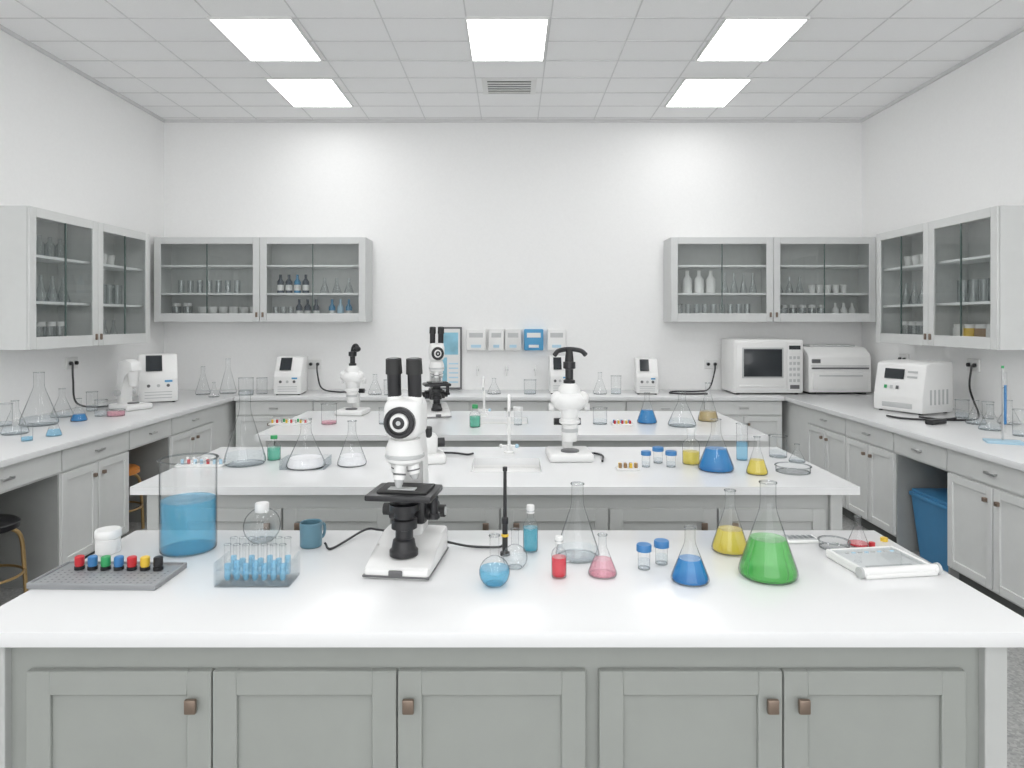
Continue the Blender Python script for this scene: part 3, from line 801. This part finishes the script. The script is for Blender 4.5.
for i in range(3): it.append(('bottle', 1.80+i*.09, .2, shelf_z(HB, 0), .035, .22, (TEALB, LBLUE, TEALB)[i]))
for i in range(3): it.append(('glass', 1.20+i*.08, .2, shelf_z(HB, 0), .03, .14, GS))
contents('stored_labware', it, (XBL, 7.09, 1.64))
it = []
for i in range(3): it.append(('bottle', .22+i*.125, .2, shelf_z(HB, 1), .05, .24, WHITE))
for i in range(4): it.append(('erl', .62+i*.1, .2, shelf_z(HB, 1), .04, .22, GS))
for i in range(9): it.append(('glass', .14+i*.09, .2, shelf_z(HB, 0), .03, .17, GS))
for i in range(5): it.append(('jar', 1.25+i*.10, .2, shelf_z(HB, 0), .038, .16, GS))
for i in range(3): it.append(('bottle', 1.80+i*.09, .2, shelf_z(HB, 0), .035, .18, WHITE))
for i in range(5): it.append(('bowl', 1.55+i*.085, .2, shelf_z(HB, 1), .038, .09, WHITE2))
for i in range(3): it.append(('erl', 1.20+i*.11, .2, shelf_z(HB, 1), .04, .18, GS))
contents('stored_labware', it, (XBR, 7.09, 1.64))
HS = 1.03
it = []
for i in range(5): it.append(('jar', .15+i*.12, .2, shelf_z(HS, 0), .045, .18, GS))
for i in range(5): it.append(('erl', .15+i*.13, .2, shelf_z(HS, 1), .05, .21, GS))
for i in range(5): it.append(('bottle', .15+i*.12, .2, shelf_z(HS, 2), .035, .17, GS))
for i in range(5): it.append(('glass', .95+i*.12, .2, shelf_z(HS, 1), .04, .18, GS))
for i in range(4): it.append(('erl', .95+i*.14, .2, shelf_z(HS, 0), .05, .20, GS))
for i in range(4): it.append(('bowl', .95+i*.12, .2, shelf_z(HS, 2), .045, .10, WHITE2))
contents('stored_labware', it, (WL+.35, 4.87, 1.446), math.pi/2)
it = []
for i in range(5): it.append(('jar', .15+i*.12, .2, shelf_z(HS, 0), .045, .18, GS))
for i in range(5): it.append(('erl', .15+i*.13, .2, shelf_z(HS, 1), .05, .21, GS))
for i in range(4): it.append(('bowl', .2+i*.12, .2, shelf_z(HS, 2), .045, .10, WHITE2))
for i in range(4): it.append(('jar', .92+i*.13, .2, shelf_z(HS, 0), .055, .16, (WHITE2, YEL, BROWN, WHITE2)[i]))
for i in range(5): it.append(('glass', .95+i*.12, .2, shelf_z(HS, 1), .04, .18, GS))
contents('stored_labware', it, (WR-.35, 6.49, 1.446), -math.pi/2)

# ------------------------------------------------------------------ under counter things
def stool(loc, m):
    b = B('lab_stool')
    b.lathe([(0, .46), (.15, .46), (.17, .47), (.17, .50), (.15, .515), (0, .515)], m)
    for i in range(4):
        a = math.pi/4+i*math.pi/2; c, s_ = math.cos(a), math.sin(a)
        b.sweep(curve([(c*.10, s_*.10, .46), (c*.17, s_*.17, .40), (c*.19, s_*.19, .2), (c*.20, s_*.20, 0)], 5), .012, GOLD, 10)
    n = 24
    b.sweep([(.185*math.cos(2*math.pi*i/n), .185*math.sin(2*math.pi*i/n), .20) for i in range(n+1)], .008, GOLD, 8)
    b.finish(loc)
stool((-3.0, 3.88, 0), BLACK); stool((-3.08, 5.30, 0), ORANGE)
def bin_(loc, w, d, h):
    b = B('recycling_bin')
    t = .8
    vs0 = [(-w/2*t, -d/2*t), (w/2*t, -d/2*t), (w/2*t, d/2*t), (-w/2*t, d/2*t)]; vs1 = [(-w/2, -d/2), (w/2, -d/2), (w/2, d/2), (-w/2, d/2)]
    b.quad([(x, y, .0) for x, y in vs0], BLUEB)
    for i in range(4):
        j = (i+1) % 4
        b.quad([(*vs0[i], 0), (*vs0[j], 0), (*vs1[j], h-.05), (*vs1[i], h-.05)], BLUEB)
    b.box(-w/2-.012, w/2+.012, -d/2-.012, d/2+.012, h-.05, h-.02, BLUEB, .006); b.box(-w/2, w/2, -d/2, d/2, h-.02, h, BLUEB, .006)
    b.finish(loc)
bin_((3.02, 4.64, 0), .38, .40, .47)

# ------------------------------------------------------------------ world, camera
w = bpy.data.worlds.new('World'); sc.world = w; w.use_nodes = True
w.node_tree.nodes['Background'].inputs[0].default_value = (.98, .99, 1, 1)
w.node_tree.nodes['Background'].inputs[1].default_value = 2.0
cam = bpy.data.cameras.new('Camera'); cam.sensor_width = 36; cam.lens = F/1024*36; cam.shift_y = -64/1024
co = bpy.data.objects.new('Camera', cam); sc.collection.objects.link(co)
co.location = (0, 0, CAMZ); co.rotation_euler = (math.radians(90), 0, 0); cam.clip_start = .05
sc.camera = co
sc.view_settings.view_transform = 'Standard'
sc.view_settings.exposure = 0.3
sc.cycles.transparent_max_bounces = 40
sc.cycles.max_bounces = 10
sc.cycles.diffuse_bounces = 7
